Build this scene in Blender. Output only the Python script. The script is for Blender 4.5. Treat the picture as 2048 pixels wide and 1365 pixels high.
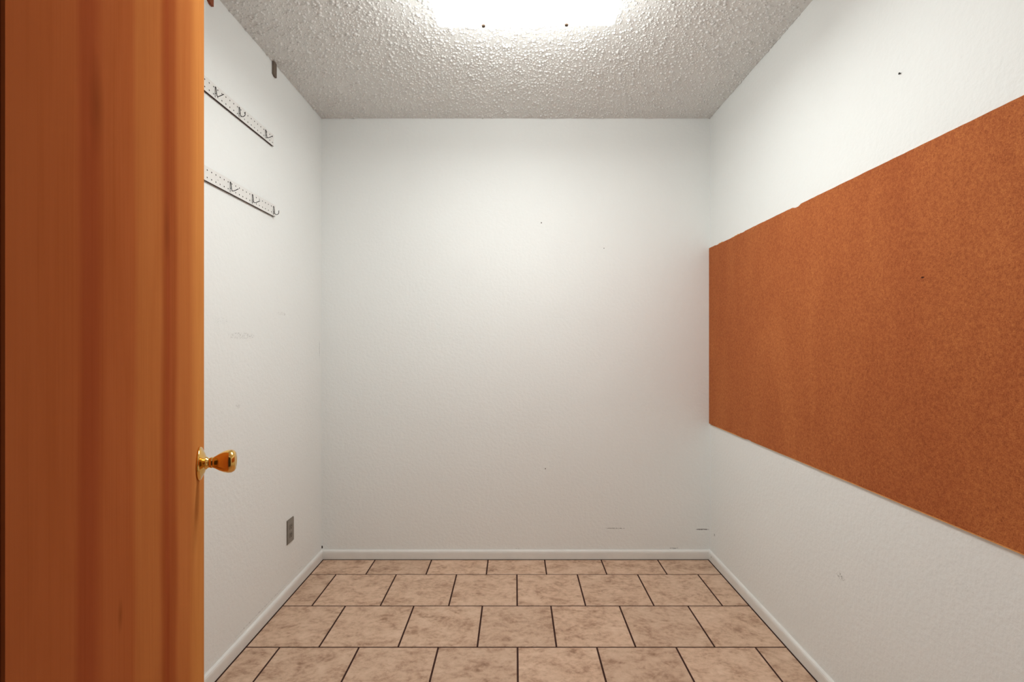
import bpy, bmesh, math, random
import numpy as np
from mathutils import Vector, Matrix

# ------------------------------------------------------------------ measures
CAM_H = 1.195                       # camera height
F_PX = 1010.0                       # focal length in pixels of a 2048 wide frame
BACK = 2.793                        # back wall
FRONT = 0.317                       # room side of the wall with the doorway
XL, XR = -1.070, 1.0785             # side walls
CEIL = 2.437

# ------------------------------------------------------------------ scene, camera, world, exposure
scene = bpy.context.scene
COL = scene.collection
for o in list(bpy.data.objects):
    bpy.data.objects.remove(o, do_unlink=True)

cam_data = bpy.data.cameras.new('camera')
cam = bpy.data.objects.new('camera', cam_data)
COL.objects.link(cam)
cam.location = (0.0, 0.0, CAM_H)
cam.rotation_euler = (math.pi / 2, 0, 0)
cam_data.sensor_width = 36.0
cam_data.lens = 36.0 * F_PX / 2048.0
cam_data.shift_x = -6.0 / 2048.0
cam_data.shift_y = 3.5 / 2048.0
cam_data.clip_start = 0.02
scene.camera = cam

world = bpy.data.worlds.new('hallway_light')
scene.world = world
world.use_nodes = True
bg = world.node_tree.nodes['Background']
bg.inputs['Color'].default_value = (1.0, 0.93, 0.84, 1)
bg.inputs['Strength'].default_value = 0.03

LAMP_STRENGTH = 35.0
LAMP_COLOR = (0.965, 1.0, 0.975, 1)

vs = scene.view_settings
vs.view_transform = 'Standard'
vs.look = 'None'
vs.exposure = 0.08
vs.gamma = 1.0
vs.use_curve_mapping = False

# ------------------------------------------------------------------ helpers
def link(name, mesh, parent=None):
    o = bpy.data.objects.new(name, mesh)
    COL.objects.link(o)
    if parent is not None:
        o.parent = parent
    return o

def empty(name, loc=(0, 0, 0), rz=0.0):
    o = link(name, None)
    o.empty_display_size = 0.05
    o.location = loc
    o.rotation_euler = (0, 0, rz)
    return o

def tag(o, label=None, cat=None, group=None, kind=None):
    if label: o['label'] = label
    if cat: o['category'] = cat
    if group: o['group'] = group
    if kind: o['kind'] = kind
    return o

def mesh_obj(name, bm, mats, parent=None, smooth=False):
    me = bpy.data.meshes.new(name)
    bm.normal_update()
    bm.to_mesh(me)
    bm.free()
    for m in (mats if isinstance(mats, (list, tuple)) else [mats]):
        me.materials.append(m)
    if smooth:
        me.polygons.foreach_set('use_smooth', [True] * len(me.polygons))
    return link(name, me, parent)

def add_box(bm, x0, x1, y0, y1, z0, z1, mi=0):
    v = [bm.verts.new(p) for p in ((x0,y0,z0),(x1,y0,z0),(x1,y1,z0),(x0,y1,z0),
                                   (x0,y0,z1),(x1,y0,z1),(x1,y1,z1),(x0,y1,z1))]
    for f in ((0,3,2,1),(4,5,6,7),(0,1,5,4),(1,2,6,5),(2,3,7,6),(3,0,4,7)):
        bm.faces.new([v[i] for i in f]).material_index = mi
    return v

def bevel_all(bm, w, seg=1):
    bmesh.ops.bevel(bm, geom=list(bm.edges), offset=w, segments=seg, affect='EDGES', profile=0.5)

def box_obj(name, dims, mat, parent=None, bev=0.0, seg=1):
    bm = bmesh.new()
    add_box(bm, *dims)
    if bev > 0:
        bevel_all(bm, bev, seg)
    return mesh_obj(name, bm, mat, parent)

def add_tube(bm, pts, r, n=8):
    pts = [Vector(p) for p in pts]
    rings = []
    for i, p in enumerate(pts):
        if i == 0: t = pts[1] - pts[0]
        elif i == len(pts) - 1: t = pts[-1] - pts[-2]
        else: t = (pts[i+1] - p).normalized() + (p - pts[i-1]).normalized()
        t.normalize()
        a = t.cross(Vector((0, 1, 0)))
        if a.length < 1e-3: a = t.cross(Vector((1, 0, 0)))
        a.normalize(); b = t.cross(a)
        rings.append([bm.verts.new(p + a * (r * math.cos(k * math.tau / n)) + b * (r * math.sin(k * math.tau / n))) for k in range(n)])
    for q in range(len(rings) - 1):
        for k in range(n):
            bm.faces.new((rings[q][k], rings[q][(k+1) % n], rings[q+1][(k+1) % n], rings[q+1][k]))
    bm.faces.new(rings[0][::-1]); bm.faces.new(rings[-1])

def add_lathe(bm, prof, n=40, axis='X', close=True):
    """prof: (height, radius) pairs turned about the given local axis"""
    rings = []
    for h, r in prof:
        if r < 1e-6:
            p = (h, 0, 0) if axis == 'X' else (0, 0, h)
            rings.append([bm.verts.new(p)])
        else:
            ring = []
            for k in range(n):
                c, s = r * math.cos(k * math.tau / n), r * math.sin(k * math.tau / n)
                ring.append(bm.verts.new((h, c, s) if axis == 'X' else (c, s, h)))
            rings.append(ring)
    for a, b in zip(rings[:-1], rings[1:]):
        for k in range(n):
            k2 = (k + 1) % n
            if len(a) == 1 and len(b) == 1: continue
            if len(a) == 1: bm.faces.new((a[0], b[k2], b[k]))
            elif len(b) == 1: bm.faces.new((a[k], a[k2], b[0]))
            else: bm.faces.new((a[k], a[k2], b[k2], b[k]))
    if close and len(rings[0]) > 1: bm.faces.new(rings[0][::-1])
    if close and len(rings[-1]) > 1: bm.faces.new(rings[-1])
    bmesh.ops.recalc_face_normals(bm, faces=bm.faces)

# ------------------------------------------------------------------ material helpers
def lin(*c):
    return tuple(((v / 255.0) / 12.92 if v / 255.0 <= 0.04045 else ((v / 255.0 + 0.055) / 1.055) ** 2.4) for v in c) + (1.0,)

class NT:
    def __init__(self, name):
        self.m = bpy.data.materials.new(name)
        self.m.use_nodes = True
        self.t = self.m.node_tree
        self.b = self.t.nodes['Principled BSDF']
    def n(self, typ, **kw):
        nd = self.t.nodes.new(typ)
        for k, v in kw.items(): setattr(nd, k, v)
        return nd
    def put(self, sock, val):
        if hasattr(val, 'is_output') or isinstance(val, bpy.types.NodeSocket): self.t.links.new(val, sock)
        else: sock.default_value = val
    def math(self, op, a, b=0.0, c=None, clamp=False):
        nd = self.n('ShaderNodeMath', operation=op, use_clamp=clamp)
        self.put(nd.inputs[0], a); self.put(nd.inputs[1], b)
        if c is not None: self.put(nd.inputs[2], c)
        return nd.outputs[0]
    def coords(self, kind='Object'):
        return self.n('ShaderNodeTexCoord').outputs[kind]
    def mapping(self, vec, scale=(1,1,1), loc=(0,0,0)):
        nd = self.n('ShaderNodeMapping')
        self.put(nd.inputs['Vector'], vec)
        nd.inputs['Scale'].default_value = scale
        self.put(nd.inputs['Location'], loc)
        return nd.outputs[0]
    def noise(self, vec, scale, detail=3.0, rough=0.5, dist=0.0):
        nd = self.n('ShaderNodeTexNoise')
        self.put(nd.inputs['Vector'], vec)
        nd.inputs['Scale'].default_value = scale; nd.inputs['Detail'].default_value = detail
        nd.inputs['Roughness'].default_value = rough; nd.inputs['Distortion'].default_value = dist
        return nd.outputs['Fac']
    def ramp(self, fac, stops, interp='LINEAR'):
        nd = self.n('ShaderNodeValToRGB')
        cr = nd.color_ramp; cr.interpolation = interp
        while len(cr.elements) < len(stops): cr.elements.new(0.5)
        for e, (p, c) in zip(cr.elements, stops):
            e.position = p; e.color = c if len(c) == 4 else tuple(c) + (1,)
        self.put(nd.inputs[0], fac)
        return nd.outputs[0]
    def mix(self, fac, a, b, blend='MIX'):
        nd = self.n('ShaderNodeMix', data_type='RGBA', blend_type=blend)
        self.put(nd.inputs[0], fac); self.put(nd.inputs[6], a); self.put(nd.inputs[7], b)
        return nd.outputs[2]
    def bump(self, height, strength, dist, normal=None):
        nd = self.n('ShaderNodeBump')
        nd.inputs['Strength'].default_value = strength; nd.inputs['Distance'].default_value = dist
        self.put(nd.inputs['Height'], height)
        if normal is not None: self.put(nd.inputs['Normal'], normal)
        self.t.links.new(nd.outputs[0], self.b.inputs['Normal'])
        return nd.outputs[0]
    def base(self, v): self.put(self.b.inputs['Base Color'], v)
    def rough(self, v): self.put(self.b.inputs['Roughness'], v)
    def sep(self, vec):
        nd = self.n('ShaderNodeSeparateXYZ'); self.put(nd.inputs[0], vec)
        return nd.outputs

def plain(name, col, rough=0.6, metal=0.0, spec=0.5, grain=0.06, scale=60.0):
    """one colour with a faint mottling of its own"""
    k = NT(name)
    f = k.noise(k.coords(), scale, 3)
    c0 = tuple(v * (1 - grain) for v in col[:3]) + (1,)
    c1 = tuple(min(1, v * (1 + grain)) for v in col[:3]) + (1,)
    k.base(k.mix(f, c0, c1)); k.rough(rough)
    k.b.inputs['Metallic'].default_value = metal
    k.b.inputs['Specular IOR Level'].default_value = spec
    return k.m

PAINT = (0.872, 0.885, 0.871, 1)

def wall_paint(name, axis, scuffs):
    """orange-peel white paint; scuffs = (u, z, half width, half height, darkness, density)"""
    k = NT(name)
    co = k.coords()
    big = k.noise(co, 2.2, 2)
    col = k.mix(big, tuple(v * 0.97 for v in PAINT[:3]) + (1,), PAINT)
    xyz = k.sep(co)
    u = xyz[axis]; z = xyz[2]
    sn = k.noise(co, 170, 5, 0.7)
    for (u0, z0, a, b, dark, dens) in scuffs:
        du = k.math('DIVIDE', k.math('ABSOLUTE', k.math('SUBTRACT', u, u0)), a)
        dz = k.math('DIVIDE', k.math('ABSOLUTE', k.math('SUBTRACT', z, z0)), b)
        d = k.math('SQRT', k.math('ADD', k.math('MULTIPLY', du, du), k.math('MULTIPLY', dz, dz)))
        inside = k.math('MULTIPLY', k.math('SUBTRACT', 1.0, d), 4.0, clamp=True)
        ms = k.math('MULTIPLY', k.math('SUBTRACT', sn, 1.0 - dens), 9.0, clamp=True)
        col = k.mix(k.math('MULTIPLY', k.math('MULTIPLY', inside, ms), dark), col, lin(58, 48, 42))
    k.base(col); k.rough(0.62)
    k.b.inputs['Specular IOR Level'].default_value = 0.3
    peel = k.noise(co, 62, 3, 0.55)
    k.bump(peel, 0.45, 0.0035)
    return k.m

M_wall_back = wall_paint('wall_back_paint', 0, [
    (1.037, 0.162, 0.040, 0.0035, 0.9, 0.60), (0.555, 0.168, 0.060, 0.003, 0.6, 0.56),
    (0.880, 0.058, 0.028, 0.004, 0.7, 0.55), (0.146, 1.859, 0.0035, 0.004, 0.9, 1.2),
    (0.492, 1.718, 0.003, 0.003, 0.8, 1.2), (0.168, 0.498, 0.003, 0.004, 0.9, 1.2),
    (-1.067, 0.064, 0.0050, 0.009, 1.0, 1.2), (0.02, 0.056, 0.02, 0.003, 0.5, 0.5)])
M_wall_left = wall_paint('wall_left_paint', 1, [
    (1.98, 1.222, 0.110, 0.014, 0.42, 0.485), (2.32, 1.328, 0.050, 0.009, 0.35, 0.48),
    (1.84, 1.275, 0.06, 0.012, 0.25, 0.45), (2.765, 1.16, 0.006, 0.05, 0.35, 0.55),
    (2.52, 0.072, 0.02, 0.004, 0.4, 0.5), (2.15, 0.066, 0.25, 0.004, 0.5, 0.5),
    (1.95, 0.95, 0.02, 0.01, 0.3, 0.5)])
M_wall_right = wall_paint('wall_right_paint', 1, [
    (1.672, 0.420, 0.024, 0.013, 0.6, 0.50), (1.55, 0.52, 0.05, 0.010, 0.18, 0.44),
    (1.21, 0.60, 0.03, 0.02, 0.18, 0.44), (2.73, 0.155, 0.004, 0.008, 0.8, 0.9)])
M_wall_front = wall_paint('wall_front_paint', 0, [])

k = NT('popcorn_ceiling_paint')
co = k.coords()
k.base(k.mix(k.noise(co, 3, 2), (0.75, 0.74, 0.72, 1), (0.79, 0.78, 0.76, 1))); k.rough(0.85)
k.b.inputs['Specular IOR Level'].default_value = 0.15
k.bump(k.noise(co, 210, 3, 0.6), 0.3, 0.002)
M_ceiling = k.m

M_trim = plain('white_trim_paint', (0.80, 0.785, 0.755), 0.42, grain=0.05, scale=25)

# floor tiles: blotchy glazed ceramic, each tile takes its own patch of the pattern
k = NT('ceramic_tile')
co = k.coords()
rnd = k.n('ShaderNodeObjectInfo').outputs['Random']
off = k.n('ShaderNodeCombineXYZ')
k.put(off.inputs[0], k.math('MULTIPLY', rnd, 37.0)); k.put(off.inputs[1], k.math('MULTIPLY', rnd, 91.0)); k.put(off.inputs[2], k.math('MULTIPLY', rnd, 13.0))
v = k.mapping(co, (1.0, 1.25, 1.0), off.outputs[0])
n1 = k.noise(v, 12.0, 8, 0.68, 0.25)
n2 = k.noise(v, 48.0, 6, 0.72, 0.2)
n3 = k.noise(v, 3.0, 2)
f = k.math('ADD', k.math('MULTIPLY', n1, 0.62), k.math('MULTIPLY', n2, 0.38))
c = k.ramp(f, [(0.35, (0.33, 0.185, 0.112)), (0.44, (0.53, 0.335, 0.225)), (0.52, (0.66, 0.445, 0.312)), (0.66, (0.77, 0.55, 0.405))])
tone = k.math('ADD', 0.90, k.math('MULTIPLY', k.math('FRACT', k.math('MULTIPLY', rnd, 7.7)), 0.12))
tc = k.n('ShaderNodeCombineColor'); [k.put(tc.inputs[i], tone) for i in range(3)]
c = k.mix(1.0, c, tc.outputs[0], 'MULTIPLY')
speck = k.math('MULTIPLY', k.math('SUBTRACT', k.noise(v, 150, 2), 0.74), 14, clamp=True)
c = k.mix(speck, c, lin(80, 50, 38))
k.base(c); k.rough(k.math('ADD', 0.36, k.math('MULTIPLY', n2, 0.2)))
k.b.inputs['Specular IOR Level'].default_value = 0.4
k.bump(f, 0.35, 0.004)
M_tile = k.m
M_grout = plain('dark_brown_grout', lin(64, 40, 34), 0.9, grain=0.2, scale=80, spec=0.2)

# cork
k = NT('cork')
co = k.coords()
g1 = k.noise(co, 330, 3, 0.7)
g2 = k.noise(co, 130, 4, 0.7)
g3 = k.noise(k.mapping(co, (1, 2.6, 0.9)), 1.5, 4, 0.55, 0.6)
f = k.math('ADD', k.math('MULTIPLY', g1, 0.5), k.math('MULTIPLY', g2, 0.5))
c = k.ramp(f, [(0.34, (0.27, 0.066, 0.019)), (0.50, (0.435, 0.122, 0.036)), (0.62, (0.545, 0.178, 0.054)), (0.74, (0.70, 0.31, 0.10))])
c = k.mix(k.math('MULTIPLY', k.math('SUBTRACT', g3, 0.38), 3.0, clamp=True), k.mix(1.0, c, (0.91, 0.86, 0.83, 1), 'MULTIPLY'), k.mix(1.0, c, (1.06, 1.10, 1.08, 1), 'MULTIPLY'))
xyz = k.sep(co)
du = k.math('DIVIDE', k.math('SUBTRACT', xyz[1], 1.329), 0.007); dz = k.math('DIVIDE', k.math('SUBTRACT', xyz[2], 1.367), 0.0032)
dd = k.math('SQRT', k.math('ADD', k.math('MULTIPLY', du, du), k.math('MULTIPLY', dz, dz)))
c = k.mix(k.math('MULTIPLY', k.math('SUBTRACT', 1.0, dd), 2.0, clamp=True), c, lin(70, 32, 20))   # small dark mark
k.base(c); k.rough(0.85)
k.b.inputs['Specular IOR Level'].default_value = 0.2
k.bump(f, 0.5, 0.002)
M_cork = k.m
M_cork_edge = plain('raw_cork_edge', lin(214, 150, 84), 0.9, grain=0.25, scale=120)

# stained wood door (object x runs across the slab from the hinge, z up)
k = NT('stained_wood_veneer')
co = k.coords()
wob = k.math('MULTIPLY', k.math('SUBTRACT', k.noise(k.mapping(co, (2.0, 1, 1.0)), 1.3, 3), 0.5), 0.060)
xyz = k.sep(co)
u = k.math('ADD', xyz[0], wob)
A = (0.400, 0.108, 0.0330); B = (0.325, 0.073, 0.0240); C = (0.460, 0.148, 0.0430); D = (0.345, 0.088, 0.0265); E = (0.560, 0.215, 0.0600)  # wood streaks, plus light falloff put into the colour: paler towards the free edge
def w(p): return p / 0.76
c = k.ramp(k.math('DIVIDE', u, 0.76), [
    (0.0, A), (w(0.112), A), (w(0.128), B), (w(0.158), B), (w(0.190), A), (w(0.280), A), (w(0.300), C),
    (w(0.400), C), (w(0.425), D), (w(0.448), B), (w(0.462), D), (w(0.488), D), (w(0.520), C), (w(0.60), C), (w(0.68), E), (1.0, E)])
cloud = k.noise(k.mapping(co, (7, 1, 1.4)), 1.6, 5, 0.6, 0.8)
c = k.mix(k.math('MULTIPLY', cloud, 0.75), k.mix(1.0, c, (1.18, 1.26, 1.30, 1), 'MULTIPLY'), k.mix(1.0, c, (0.78, 0.64, 0.52, 1), 'MULTIPLY'))
grain = k.noise(k.mapping(co, (60, 1, 1.1)), 3.0, 4, 0.6)
c = k.mix(k.math('MULTIPLY', k.math('SUBTRACT', grain, 0.45), 1.4, clamp=True), c, k.mix(1.0, c, (0.80, 0.72, 0.68, 1), 'MULTIPLY'))
for (ku, kz, kr) in ((0.445, 1.36, 0.055), (0.235, 0.90, 0.02), (0.21, 0.66, 0.018), (0.165, 1.42, 0.05), (0.27, 1.62, 0.03)):
    du = k.math('MULTIPLY', k.math('SUBTRACT', xyz[0], ku), 2.2)
    dz = k.math('SUBTRACT', xyz[2], kz)
    d = k.math('SQRT', k.math('ADD', k.math('MULTIPLY', du, du), k.math('MULTIPLY', dz, dz)))
    d = k.math('ADD', d, k.math('MULTIPLY', k.math('SUBTRACT', cloud, 0.5), kr))
    c = k.mix(k.math('MULTIPLY', k.math('SUBTRACT', 1.0, k.math('DIVIDE', d, kr)), 0.55, clamp=True), c, (0.20, 0.05, 0.015, 1))
k.base(c); k.rough(0.5)
k.b.inputs['Specular IOR Level'].default_value = 0.0
k.bump(grain, 0.06, 0.001)
M_door = k.m

M_brass = plain('polished_brass', (0.83, 0.50, 0.14), 0.14, 1.0, grain=0.04)
M_black_wire = plain('black_wire', lin(30, 25, 22), 0.5, 0.0, grain=0.1)
M_peg_white = plain('white_pegboard_face', (0.79, 0.775, 0.75), 0.5, grain=0.03)
M_hardboard = plain('brown_hardboard_edge', lin(66, 50, 42), 0.85, grain=0.2, scale=150)
M_lath_grey = plain('weathered_grey_brown_wood', lin(112, 98, 86), 0.8, grain=0.25, scale=70)
M_lath_red = plain('reddish_brown_wood', lin(142, 72, 38), 0.7, grain=0.2, scale=70)
M_plate = plain('taupe_cover_plate', lin(134, 126, 116), 0.45, grain=0.05)
M_socket = plain('taupe_socket_face', lin(122, 113, 103), 0.5, grain=0.08)
M_slot = plain('dark_slot', lin(40, 35, 31), 0.8, grain=0.1)
M_steel = plain('dull_steel', (0.42, 0.40, 0.37), 0.4, 0.9, grain=0.1)
M_bronze = plain('brown_lens_nut', lin(78, 62, 50), 0.5, 0.4, grain=0.1)
M_pan = plain('white_enamel_pan', (0.8, 0.8, 0.78), 0.4)

k = NT('glowing_acrylic_lens')
k.base((0.9, 0.9, 0.88, 1)); k.rough(0.4)
k.b.inputs['Emission Color'].default_value = LAMP_COLOR
k.b.inputs['Emission Strength'].default_value = LAMP_STRENGTH
M_lens = k.m

# ------------------------------------------------------------------ the room
T = 0.10
def struct(name, dims, mat, label, cat):
    o = box_obj(name, dims, mat)
    return tag(o, label, cat, kind='structure')

floor = struct('floor', (XL - T, XR + T, FRONT - 0.115, BACK + T, -0.06, -0.0013), M_grout, 'floor of brown ceramic tiles with dark grout', 'floor')
ceiling = struct('ceiling', (XL - T, XR + T, FRONT - 0.115, BACK + T, CEIL, CEIL + 0.08), M_ceiling, 'white popcorn textured ceiling around the light', 'ceiling')
struct('wall_back', (XL - T, XR + T, BACK, BACK + T, 0, CEIL), M_wall_back, 'bare white textured back wall facing the doorway', 'wall')
struct('wall_left', (XL - T, XL, FRONT - 0.115, BACK, 0, CEIL), M_wall_left, 'white left wall carrying the pegboard strips', 'wall')
struct('wall_right', (XR, XR + T, FRONT - 0.115, BACK, 0, CEIL), M_wall_right, 'white right wall carrying the cork board', 'wall')
JL, JR, DH = -0.372, 0.400, 2.040
bm = bmesh.new()
add_box(bm, XL, JL - 0.02, FRONT - 0.115, FRONT, 0, CEIL)
add_box(bm, JR + 0.02, XR, FRONT - 0.115, FRONT, 0, CEIL)
add_box(bm, JL - 0.02, JR + 0.02, FRONT - 0.115, FRONT, DH + 0.02, CEIL)
tag(mesh_obj('wall_front', bm, M_wall_front), 'white wall with the doorway opening', 'wall', kind='structure')

fr = tag(empty('trim_1', (0, FRONT, 0)), 'stained wooden door frame lining the doorway', 'door frame', kind='structure')
box_obj('jamb', (JL - 0.02, JL, -0.115, 0.0, 0, DH), M_door, fr)
box_obj('jamb', (JR, JR + 0.02, -0.115, 0.0, 0, DH), M_door, fr)
box_obj('frame_head', (JL - 0.02, JR + 0.02, -0.115, 0.0, DH, DH + 0.02), M_door, fr)

# popcorn: tens of thousands of small lumps, joined into one part of the ceiling
rng = np.random.default_rng(7)
def popcorn():
    x0, x1, y0, y1 = XL + 0.002, XR - 0.002, FRONT + 0.01, BACK - 0.002
    step = 0.0106
    nx, ny = int((x1 - x0) / step), int((y1 - y0) / step)
    gx, gy = np.meshgrid(np.arange(nx), np.arange(ny))
    px = x0 + (gx.ravel() + 0.5 + rng.uniform(-0.62, 0.62, nx * ny)) * (x1 - x0) / nx
    py = y0 + (gy.ravel() + 0.5 + rng.uniform(-0.62, 0.62, nx * ny)) * (y1 - y0) / ny
    keep = (rng.random(px.size) < 0.90) & (px > x0) & (px < x1) & (py > y0) & (py < y1)
    keep &= ~((px > -0.27) & (px < 0.35) & (py > 1.53) & (py < 1.75))
    px, py = px[keep], py[keep]
    n = px.size
    r = np.clip(rng.lognormal(math.log(0.0034), 0.40, n), 0.0018, 0.0078)
    h = r * rng.uniform(0.55, 1.15, n)
    S = 6
    ang = np.arange(S) * math.tau / S
    base_a = rng.uniform(0, math.tau, n)
    V = np.zeros((n, 2 * S + 1, 3))
    for lvl, (rr, hh) in enumerate(((1.0, -0.15), (0.86, 0.55))):
        for s in range(S):
            wob = rng.uniform(0.72, 1.28, n)
            a = base_a + ang[s]
            V[:, lvl * S + s, 0] = px + r * rr * wob * np.cos(a)
            V[:, lvl * S + s, 1] = py + r * rr * wob * np.sin(a)
            V[:, lvl * S + s, 2] = CEIL - h * hh
    V[:, 2 * S, 0] = px + r * rng.uniform(-0.25, 0.25, n)
    V[:, 2 * S, 1] = py + r * rng.uniform(-0.25, 0.25, n)
    V[:, 2 * S, 2] = CEIL - h
    V[:, :, 0] = np.clip(V[:, :, 0], XL + 0.0003, XR - 0.0003)
    V[:, :, 1] = np.clip(V[:, :, 1], FRONT + 0.001, BACK - 0.0003)
    tris = []
    for s in range(S):
        t = (s + 1) % S
        tris += [(s, S + s, t), (t, S + s, S + t), (S + s, 2 * S, S + t)]
    Fa = (np.arange(n)[:, None, None] * (2 * S + 1) + np.array(tris)[None]).reshape(-1, 3)
    me = bpy.data.meshes.new('popcorn_texture')
    nv, nf = n * (2 * S + 1), len(Fa)
    me.vertices.add(nv); me.vertices.foreach_set('co', V.reshape(-1))
    me.loops.add(nf * 3); me.loops.foreach_set('vertex_index', Fa.reshape(-1).astype(np.int32))
    me.polygons.add(nf)
    me.polygons.foreach_set('loop_start', np.arange(0, nf * 3, 3, dtype=np.int32))
    me.polygons.foreach_set('loop_total', np.full(nf, 3, dtype=np.int32))
    me.polygons.foreach_set('use_smooth', np.ones(nf, dtype=bool))
    me.update(calc_edges=True); me.validate()
    me.materials.append(M_ceiling)
    return tag(link('popcorn_texture', me, ceiling), kind='stuff')
popcorn()

# floor tiles in running bond
PITCH, GROUT = 0.311, 0.0062
ROW0 = 2.604                                   # joint in front of the cut back row
inset = 0.0165
tile_full = None
def tile_mesh(wx, wy):
    bm = bmesh.new()
    add_box(bm, -wx / 2, wx / 2, -wy / 2, wy / 2, -0.004, 0.0)
    bmesh.ops.bevel(bm, geom=[e for e in bm.edges if all(abs(vv.co.z) < 1e-6 for vv in e.verts)], offset=0.0016, segments=1, affect='EDGES')
    me = bpy.data.meshes.new('tile'); bm.normal_update(); bm.to_mesh(me); bm.free()
    me.materials.append(M_tile)
    return me
row = 0
while True:
    yb = ROW0 + PITCH * (1 - row); ya = yb - PITCH
    if yb < FRONT: break
    phase = 0.163 if row % 2 == 0 else 0.010
    j = -6
    while True:
        xa = phase + j * PITCH; xb = xa + PITCH; j += 1
        if xa > XR: break
        a0, a1 = max(xa + GROUT / 2, XL + inset), min(xb - GROUT / 2, XR - inset)
        b0, b1 = max(ya + GROUT / 2, FRONT - 0.115), min(yb - GROUT / 2, BACK - inset)
        if a1 - a0 < 0.02 or b1 - b0 < 0.02: continue
        wx, wy = a1 - a0, b1 - b0
        if abs(wx - (PITCH - GROUT)) < 1e-6 and abs(wy - (PITCH - GROUT)) < 1e-6:
            if tile_full is None: tile_full = tile_mesh(wx, wy)
            me = tile_full
        else:
            me = tile_mesh(wx, wy)
        t = link('tile', me, floor)
        t.location = ((a0 + a1) / 2, (b0 + b1) / 2, 0.0)
    row += 1

# baseboards: profile (distance from wall, height), mitred in the corners
PROF = [(0.0, 0.0012), (0.0125, 0.0012), (0.0125, 0.034), (0.0115, 0.041), (0.0088, 0.0465), (0.005, 0.0492), (0.0, 0.050)]
def baseboard(name, fn, label):
    bm = bmesh.new()
    ends = [[bm.verts.new(fn(e, d, h)) for d, h in PROF] for e in (0, 1)]
    n = len(PROF)
    for i in range(n):
        bm.faces.new((ends[0][i], ends[0][(i+1) % n], ends[1][(i+1) % n], ends[1][i]))
    bm.faces.new(ends[0][::-1]); bm.faces.new(ends[1])
    bmesh.ops.recalc_face_normals(bm, faces=bm.faces)
    return tag(mesh_obj(name, bm, M_trim), label, 'baseboard', kind='structure')
baseboard('baseboard_back', lambda e, d, h: ((XL + d) if e == 0 else (XR - d), BACK - d, h), 'low white baseboard along the back wall')
baseboard('baseboard_left', lambda e, d, h: (XL + d, FRONT if e == 0 else BACK - d, h), 'low white baseboard along the left wall')
bbr = baseboard('baseboard_right', lambda e, d, h: (XR - d, FRONT if e == 0 else BACK - d, h), 'low white baseboard along the right wall')
bm = bmesh.new(); add_lathe(bm, [(-0.004, 0.0026), (0.0003, 0.0026), (0.0006, 0.0)], 10)
nh = mesh_obj('nail_hole', bm, M_slot, bbr); nh.location = (XR - 0.0125, 2.742, 0.030); nh.rotation_euler = (0, 0, math.pi)
tag(nh, 'dark nail hole')

# ------------------------------------------------------------------ ceiling light
LX, LY = 0.036, 1.640
lamp = tag(empty('ceiling_light', (LX, LY, CEIL), math.radians(-1.0)), 'rectangular flush ceiling light with glowing white lens and small brown nuts', 'ceiling light')
HWX, HWY, DROP = 0.310, 0.126, 0.140  # unseen depth, drop and pan sides, shaped to spread the light over the walls
bm = bmesh.new(); add_box(bm, -HWX - 0.003, HWX + 0.003, -HWY - 0.003, HWY + 0.003, -0.085, -0.0005); bevel_all(bm, 0.006, 2)
mesh_obj('base_pan', bm, M_pan, lamp)
def rounded(hw, hl, r, n=5):
    pts = []
    for cx, cy, a0 in ((hw - r, hl - r, 0), (-hw + r, hl - r, 90), (-hw + r, -hl + r, 180), (hw - r, -hl + r, 270)):
        for i in range(n + 1):
            a = math.radians(a0 + 90 * i / n)
            pts.append((cx + r * math.cos(a), cy + r * math.sin(a)))
    return pts
bm = bmesh.new()
loops = []
for (sx, z, r) in ((0.0, -0.083, 0.012), (0.0, -0.125, 0.012), (-0.003, -0.135, 0.011), (-0.009, -DROP, 0.008)):
    loops.append([bm.verts.new((x, y, z)) for x, y in rounded(HWX + sx, HWY + sx, r)])
for a, b in zip(loops[:-1], loops[1:]):
    for i in range(len(a)):
        bm.faces.new((a[i], a[(i+1) % len(a)], b[(i+1) % len(b)], b[i]))
bm.faces.new(loops[-1])
bmesh.ops.recalc_face_normals(bm, faces=bm.faces)
mesh_obj('lens', bm, M_lens, lamp)
for sx in (-1, 1):                                # opaque strips added on both ends to cut the light towards the side walls
    bm = bmesh.new(); add_box(bm, -0.0015, 0.0015, -HWY - 0.001, HWY + 0.001, -0.096, -0.070)
    ec = mesh_obj('light_blocker', bm, M_pan, lamp); ec.location = (sx * (HWX + 0.0018), 0, 0)
for sx in (-0.147, 0.140):
    for sy in (-1, 1):
        bm = bmesh.new()
        add_lathe(bm, [(0.002, 0.0078), (-0.005, 0.0078), (-0.008, 0.0055), (-0.009, 0.0)], 14, 'Z')
        nut = mesh_obj('lens_nut', bm, M_bronze, lamp, True); nut.location = (sx, sy * (HWY - 0.022), -DROP)

# ------------------------------------------------------------------ open door
HX, HY = -0.335, 0.331                          # hinge corner of the face in view
FX, FY = -0.634, 1.030                          # free corner
DW = math.hypot(FX - HX, FY - HY)
rz = math.atan2(FY - HY, FX - HX)               # slab x axis from hinge to free edge
door = tag(empty('door_1', (HX, HY, 0.0), rz), 'open orange stained wooden door with brass knob', 'door', kind='structure')
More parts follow.
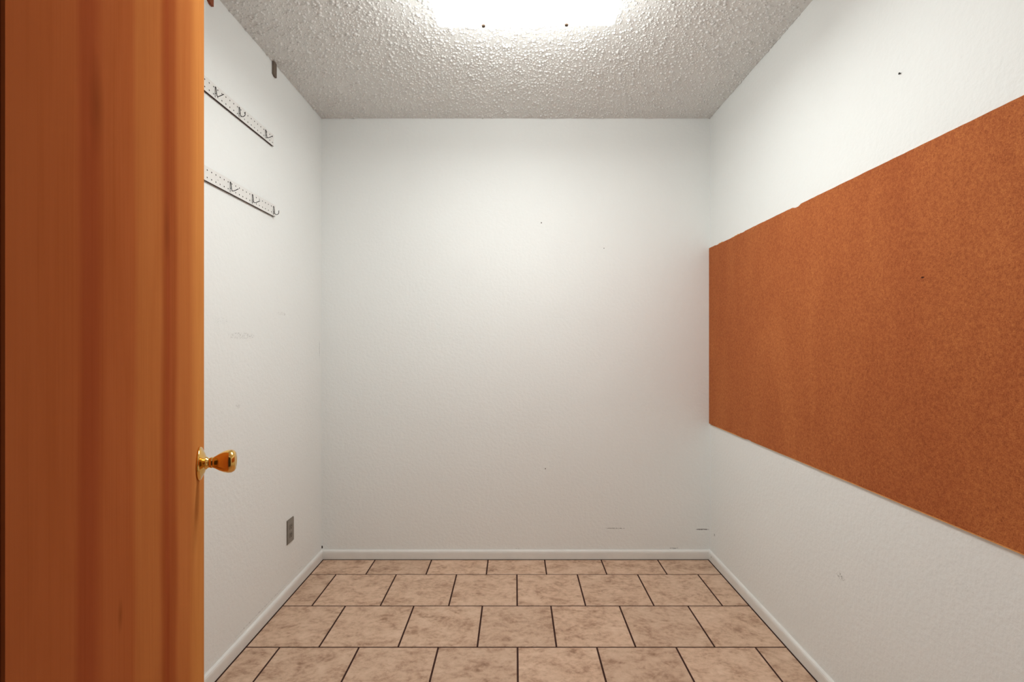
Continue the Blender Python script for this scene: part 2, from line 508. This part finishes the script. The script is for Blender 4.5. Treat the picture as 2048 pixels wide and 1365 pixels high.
# local y: the face in view is at y = 0 and looks towards -y; the slab lies behind it
bm = bmesh.new(); add_box(bm, 0, DW, 0.0, 0.035, 0.010, 2.025); bevel_all(bm, 0.0015)
mesh_obj('door_slab', bm, M_door, door)
ks, kz = DW - 0.060, 0.9615
bm = bmesh.new()
add_lathe(bm, [(0.006, 0.0125), (0.0135, 0.0120), (0.0155, 0.0098), (0.0185, 0.0092), (0.0205, 0.0104), (0.0225, 0.0106), (0.0235, 0.0098),
               (0.028, 0.0122), (0.035, 0.0168), (0.043, 0.0206), (0.050, 0.0224), (0.056, 0.0222), (0.0605, 0.0198), (0.0632, 0.0160),
               (0.0638, 0.0120), (0.0625, 0.0080), (0.0610, 0.0)], 72)
kn = mesh_obj('door_knob', bm, M_brass, door, True)
kn.location = (ks, 0, kz); kn.rotation_euler = (0, 0, -math.pi / 2); tag(kn, 'polished brass tulip door knob')
bm = bmesh.new()
add_lathe(bm, [(0.0, 0.0318), (0.0025, 0.0318), (0.0045, 0.0305), (0.006, 0.027), (0.0075, 0.0235), (0.0095, 0.0195), (0.0112, 0.0150), (0.0118, 0.0118)], 48)
mesh_obj('rosette', bm, M_brass, kn, True)

# ------------------------------------------------------------------ cork board on the right wall
CT, CB, CY0, CTH = 1.7175, 0.7485, 0.353, 0.006
random.seed(5)
bm = bmesh.new()
top, bot = [], []
N = 122
for i in range(N + 1):
    y = BACK - 0.001 - (BACK - 0.001 - CY0) * i / N
    zt = CT + random.uniform(-0.0005, 0.0005); zb = CB + random.uniform(-0.0006, 0.0006)
    if abs(y - 1.922) < 0.012: zt -= 0.006
    if 2.36 < y < 2.70: zt -= 0.0025
    top.append((y, zt)); bot.append((y, zb))
outline = [(y, z) for y, z in top] + [(y, z) for y, z in bot[::-1]]
fv = [bm.verts.new((XR - CTH, y, z)) for y, z in outline]
bv = [bm.verts.new((XR - 0.0003, y, z)) for y, z in outline]
n = len(outline)
for i in range(N):                                # front and back as strips of quads
    bm.faces.new((fv[i], fv[i+1], fv[n-2-i], fv[n-1-i]))
    bm.faces.new((bv[i], bv[n-1-i], bv[n-2-i], bv[i+1]))
for i in range(n):
    bm.faces.new((fv[i], bv[i], bv[(i+1) % n], fv[(i+1) % n]))
bmesh.ops.recalc_face_normals(bm, faces=bm.faces)
cork = tag(empty('cork_board', (0, 0, 0)), 'wide orange brown cork board fixed along the right wall', 'cork board')
mesh_obj('cork_sheet', bm, M_cork, cork)
def torn(y0, y1, z0, zf, label, th=0.0045, mat=M_cork_edge, steps=14, seed=1):
    random.seed(seed)
    bm = bmesh.new(); rows = []
    for i in range(steps + 1):
        t = i / steps; y = y0 + (y1 - y0) * t
        hgt = zf * (0.25 + 0.75 * math.sin(math.pi * t)) * random.uniform(0.7, 1.15)
        rows.append([bm.verts.new(p) for p in ((XR - th, y, z0), (XR - th, y, z0 + hgt), (XR - 0.0002, y, z0 + hgt), (XR - 0.0002, y, z0))])
    for a, b in zip(rows[:-1], rows[1:]):
        for i in range(4): bm.faces.new((a[i], a[(i+1) % 4], b[(i+1) % 4], b[i]))
    bm.faces.new(rows[0]); bm.faces.new(rows[-1][::-1])
    bmesh.ops.recalc_face_normals(bm, faces=bm.faces)
    return tag(mesh_obj('torn_edge', bm, mat, cork), label)
torn(2.58, 2.70, CT - 0.0065, 0.0085, 'pale torn strip along the upper edge', seed=2)
torn(2.37, 2.50, CT - 0.0065, 0.0085, 'pale torn strip along the upper edge', seed=3)
torn(BACK - 0.02, 2.35, CB - 0.0028, 0.0035, 'pale frayed lower edge', th=0.0064, seed=4, steps=24)
torn(2.30, 0.40, CB - 0.0020, 0.0026, 'pale frayed lower edge', th=0.0064, seed=6, steps=60)

# ------------------------------------------------------------------ pegboard strips on the left wall
CELL = 0.0254
def peg_strip(z_bottom, y_end, label, screw_cells):
    """a two-hole-high strip cut from pegboard, standing off the wall on a batten"""
    ncol, nrow, th, gap, hr = 46, 2, 0.0048, 0.0042, 0.0027
    hgt, length = CELL * nrow, CELL * ncol
    root = tag(empty('pegboard_strip', (XL, y_end, z_bottom)), label, 'pegboard strip', 'pegboard strips')
    bm = bmesh.new(); S = 8
    xf, xb = gap + th, gap
    for cidx in range(ncol):
        for r in range(nrow):
            cy, cz = -(cidx + 0.5) * CELL, (r + 0.5) * CELL
            hc = CELL / 2
            sq = [(hc, 0), (hc, hc), (0, hc), (-hc, hc), (-hc, 0), (-hc, -hc), (0, -hc), (hc, -hc)]
            ov = [bm.verts.new((xf, cy + a, cz + b)) for a, b in sq]
            iv = [bm.verts.new((xf, cy + hr * math.cos(q * math.tau / S), cz + hr * math.sin(q * math.tau / S))) for q in range(S)]
            kv = [bm.verts.new((xb, vv.co.y, vv.co.z)) for vv in iv]
            for q in range(S):
                p = (q + 1) % S
                bm.faces.new((ov[q], ov[p], iv[p], iv[q])).material_index = 0
                bm.faces.new((iv[q], iv[p], kv[p], kv[q])).material_index = 1
    bmesh.ops.remove_doubles(bm, verts=bm.verts, dist=1e-5)
    bmesh.ops.recalc_face_normals(bm, faces=bm.faces)
    # raw brown back and edges
    v = [bm.verts.new(p) for p in ((xb, 0, 0), (xf, 0, 0), (xf, 0, hgt), (xb, 0, hgt), (xb, -length, 0), (xf, -length, 0), (xf, -length, hgt), (xb, -length, hgt))]
    for f in ((0,1,2,3), (7,6,5,4), (0,4,5,1), (3,2,6,7), (0,3,7,4)):
        bm.faces.new([v[i] for i in f]).material_index = 1
    for f in bm.faces:
        if f.material_index == 0 and f.normal.x < 0: f.normal_flip()
    mesh_obj('panel', bm, [M_peg_white, M_hardboard], root)
    box_obj('batten', (0.0002, gap, -length + 0.004, -0.006, 0.0008, hgt - 0.010), M_hardboard, root)
    for cc in screw_cells:
        bm = bmesh.new(); add_lathe(bm, [(0.0, 0.0034), (0.0010, 0.0030), (0.0016, 0.0)], 12)
        s = mesh_obj('screw', bm, M_peg_white, root, True); s.location = (xf, -cc * CELL, hgt * 0.5)
    return root
Z_UP, Z_LO = CAM_H + 0.8640, CAM_H + 0.5575
peg_strip(Z_UP, 2.222, 'white perforated pegboard strip with dark lower edge, upper of the two', (1.0, 10.0, 26.0, 44.0))
peg_strip(Z_LO, 2.236, 'white perforated pegboard strip with dark lower edge, lower of the two', (1.0, 17.0, 32.0, 44.0))

XF = XL + 0.0090                                # face of the strips
def hook_parts(curled):
    def m(name, pts, r, mats=M_black_wire):
        bm = bmesh.new(); add_tube(bm, pts, r)
        me = bpy.data.meshes.new(name); bm.normal_update(); bm.to_mesh(me); bm.free()
        me.materials.append(mats); me.polygons.foreach_set('use_smooth', [True] * len(me.polygons))
        return (name, me)
    R = 0.0014
    # local x away from the wall, z up, origin on the face at the upper hole
    shank = [(-0.003, 0, 0.0), (0.0008, 0, 0.0036), (0.0028, 0, 0.0022), (0.0046, 0, -0.010), (0.0056, 0, -0.0205)]
    back = [(0.0010, 0, 0.0030), (0.0010, 0, -0.014), (0.0010, 0, -0.0330)]
    stab = [(-0.003, 0, -0.0205), (0.0010, 0, -0.0203), (0.0062, 0, -0.0200)]
    if curled:
        cx, cz, rr = 0.0150, -0.0235, 0.0094
        prong = [(0.0056, 0, -0.0200)] + [(cx + rr * math.cos(math.radians(a)), 0, cz + rr * math.sin(math.radians(a))) for a in range(180, 376, 15)]
        prong.append((cx + rr + 0.0005, 0, cz + 0.0085))
    else:
        prong = [(0.0056, 0, -0.0200), (0.0068, 0, -0.0270), (0.0090, 0, -0.0302), (0.0125, 0, -0.0303), (0.0200, 0, -0.0280), (0.0315, 0, -0.0225)]
    return [m('shank', shank, R), m('back_wire', back, 0.0007), m('stabilizer', stab, 0.0010), m('prong', prong, R)]
HOOKS = {False: hook_parts(False), True: hook_parts(True)}
def peg_hook(y, z_strip, curled, label):
    h = tag(empty('peg_hook', (XF, y, z_strip + CELL * 1.5)), label, 'peg hook', 'wire hooks on the pegboard strips')
    for nm, me in HOOKS[curled]:
        link(nm, me, h)
peg_hook(1.786, Z_UP, False, 'black wire peg hook with straight prong, upper strip, closest to the door')
peg_hook(1.940, Z_UP, True, 'black wire peg hook with curled tip, middle of the upper strip')
peg_hook(2.146, Z_UP, False, 'black wire peg hook with straight prong, far end of upper strip')
peg_hook(1.880, Z_LO, False, 'black wire peg hook with straight prong, lower strip, closest to the door')
peg_hook(2.038, Z_LO, False, 'black wire peg hook with straight prong, middle of the lower strip')
peg_hook(2.216, Z_LO, True, 'black wire peg hook with curled tip, far end of lower strip')

# ------------------------------------------------------------------ lath scraps at the top of the left wall
def lath(y0, y1, z0, th, mat, label):
    bm = bmesh.new()
    ym = y0 + (y1 - y0) * 0.45
    out = [(y0, CEIL - 0.0005), (y0, z0 + 0.007), (ym, z0), (y1, z0), (y1, CEIL - 0.0005)]
    a = [bm.verts.new((XL + 0.0002, y, z)) for y, z in out]; b = [bm.verts.new((XL + th, y, z)) for y, z in out]
    bm.faces.new(a); bm.faces.new(b[::-1])
    for i in range(5): bm.faces.new((a[i], b[i], b[(i+1) % 5], a[(i+1) % 5]))
    bmesh.ops.recalc_face_normals(bm, faces=bm.faces)
    bmesh.ops.bevel(bm, geom=list(bm.edges), offset=0.0007, segments=1, affect='EDGES')
    return tag(mesh_obj('wood_scrap', bm, mat), label, 'wood scrap', 'wood scraps under the ceiling')
lath(2.222, 2.250, 2.374, 0.009, M_lath_grey, 'short grey brown wood scrap under the ceiling, above the pegboard strip ends')
lath(1.752, 1.778, 2.378, 0.010, M_lath_red, 'short reddish brown wood scrap under the ceiling, beside the door')

# ------------------------------------------------------------------ wall outlet
out = tag(empty('power_outlet', (XL, 2.400, 0.302)), 'taupe power outlet low on the left wall', 'power outlet')
bm = bmesh.new(); add_box(bm, 0.0002, 0.0052, -0.0355, 0.0355, -0.057, 0.057)
bmesh.ops.bevel(bm, geom=[e for e in bm.edges if all(vv.co.x > 0.005 for vv in e.verts)], offset=0.003, segments=2, affect='EDGES')
mesh_obj('cover_plate', bm, M_plate, out)
for s in (-1, 1):
    bm = bmesh.new()
    pts = [(0.0172 * math.cos(a), max(-0.0128, min(0.0128, 0.0172 * math.sin(a)))) for a in [i * math.tau / 28 for i in range(28)]]
    f0 = [bm.verts.new((0.0040, y, z)) for y, z in pts]; f1 = [bm.verts.new((0.0062, y, z)) for y, z in pts]
    bm.faces.new(f1)
    for i in range(28): bm.faces.new((f0[i], f0[(i+1) % 28], f1[(i+1) % 28], f1[i]))
    bmesh.ops.recalc_face_normals(bm, faces=bm.faces)
    rc = mesh_obj('receptacle', bm, M_socket, out); rc.location = (0, 0, s * 0.0195)
    box_obj('slot', (0.0058, 0.0066, -0.0075, -0.0052, -0.001, 0.008), M_slot, rc)
    box_obj('slot', (0.0058, 0.0066, 0.0052, 0.0075, -0.001, 0.007), M_slot, rc)
    bm = bmesh.new(); add_lathe(bm, [(0.0056, 0.0026), (0.0066, 0.0026)], 12)
    gh = mesh_obj('ground_hole', bm, M_slot, rc); gh.location = (0, 0, -0.0068)
bm = bmesh.new(); add_lathe(bm, [(0.004, 0.0032), (0.0058, 0.0030), (0.0064, 0.0)], 14)
mesh_obj('screw', bm, M_steel, out, True)

# ------------------------------------------------------------------ nail in the right wall
bm = bmesh.new(); add_lathe(bm, [(-0.006, 0.0012), (0.0030, 0.0012), (0.0032, 0.0030), (0.0040, 0.0030), (0.0045, 0.0)], 12)
nail = mesh_obj('nail', bm, M_black_wire, None, True)
nail.location = (XR, 1.413, 1.949); nail.rotation_euler = (0, 0, math.pi)
tag(nail, 'tiny dark nail in the white wall above the cork board', 'nail')
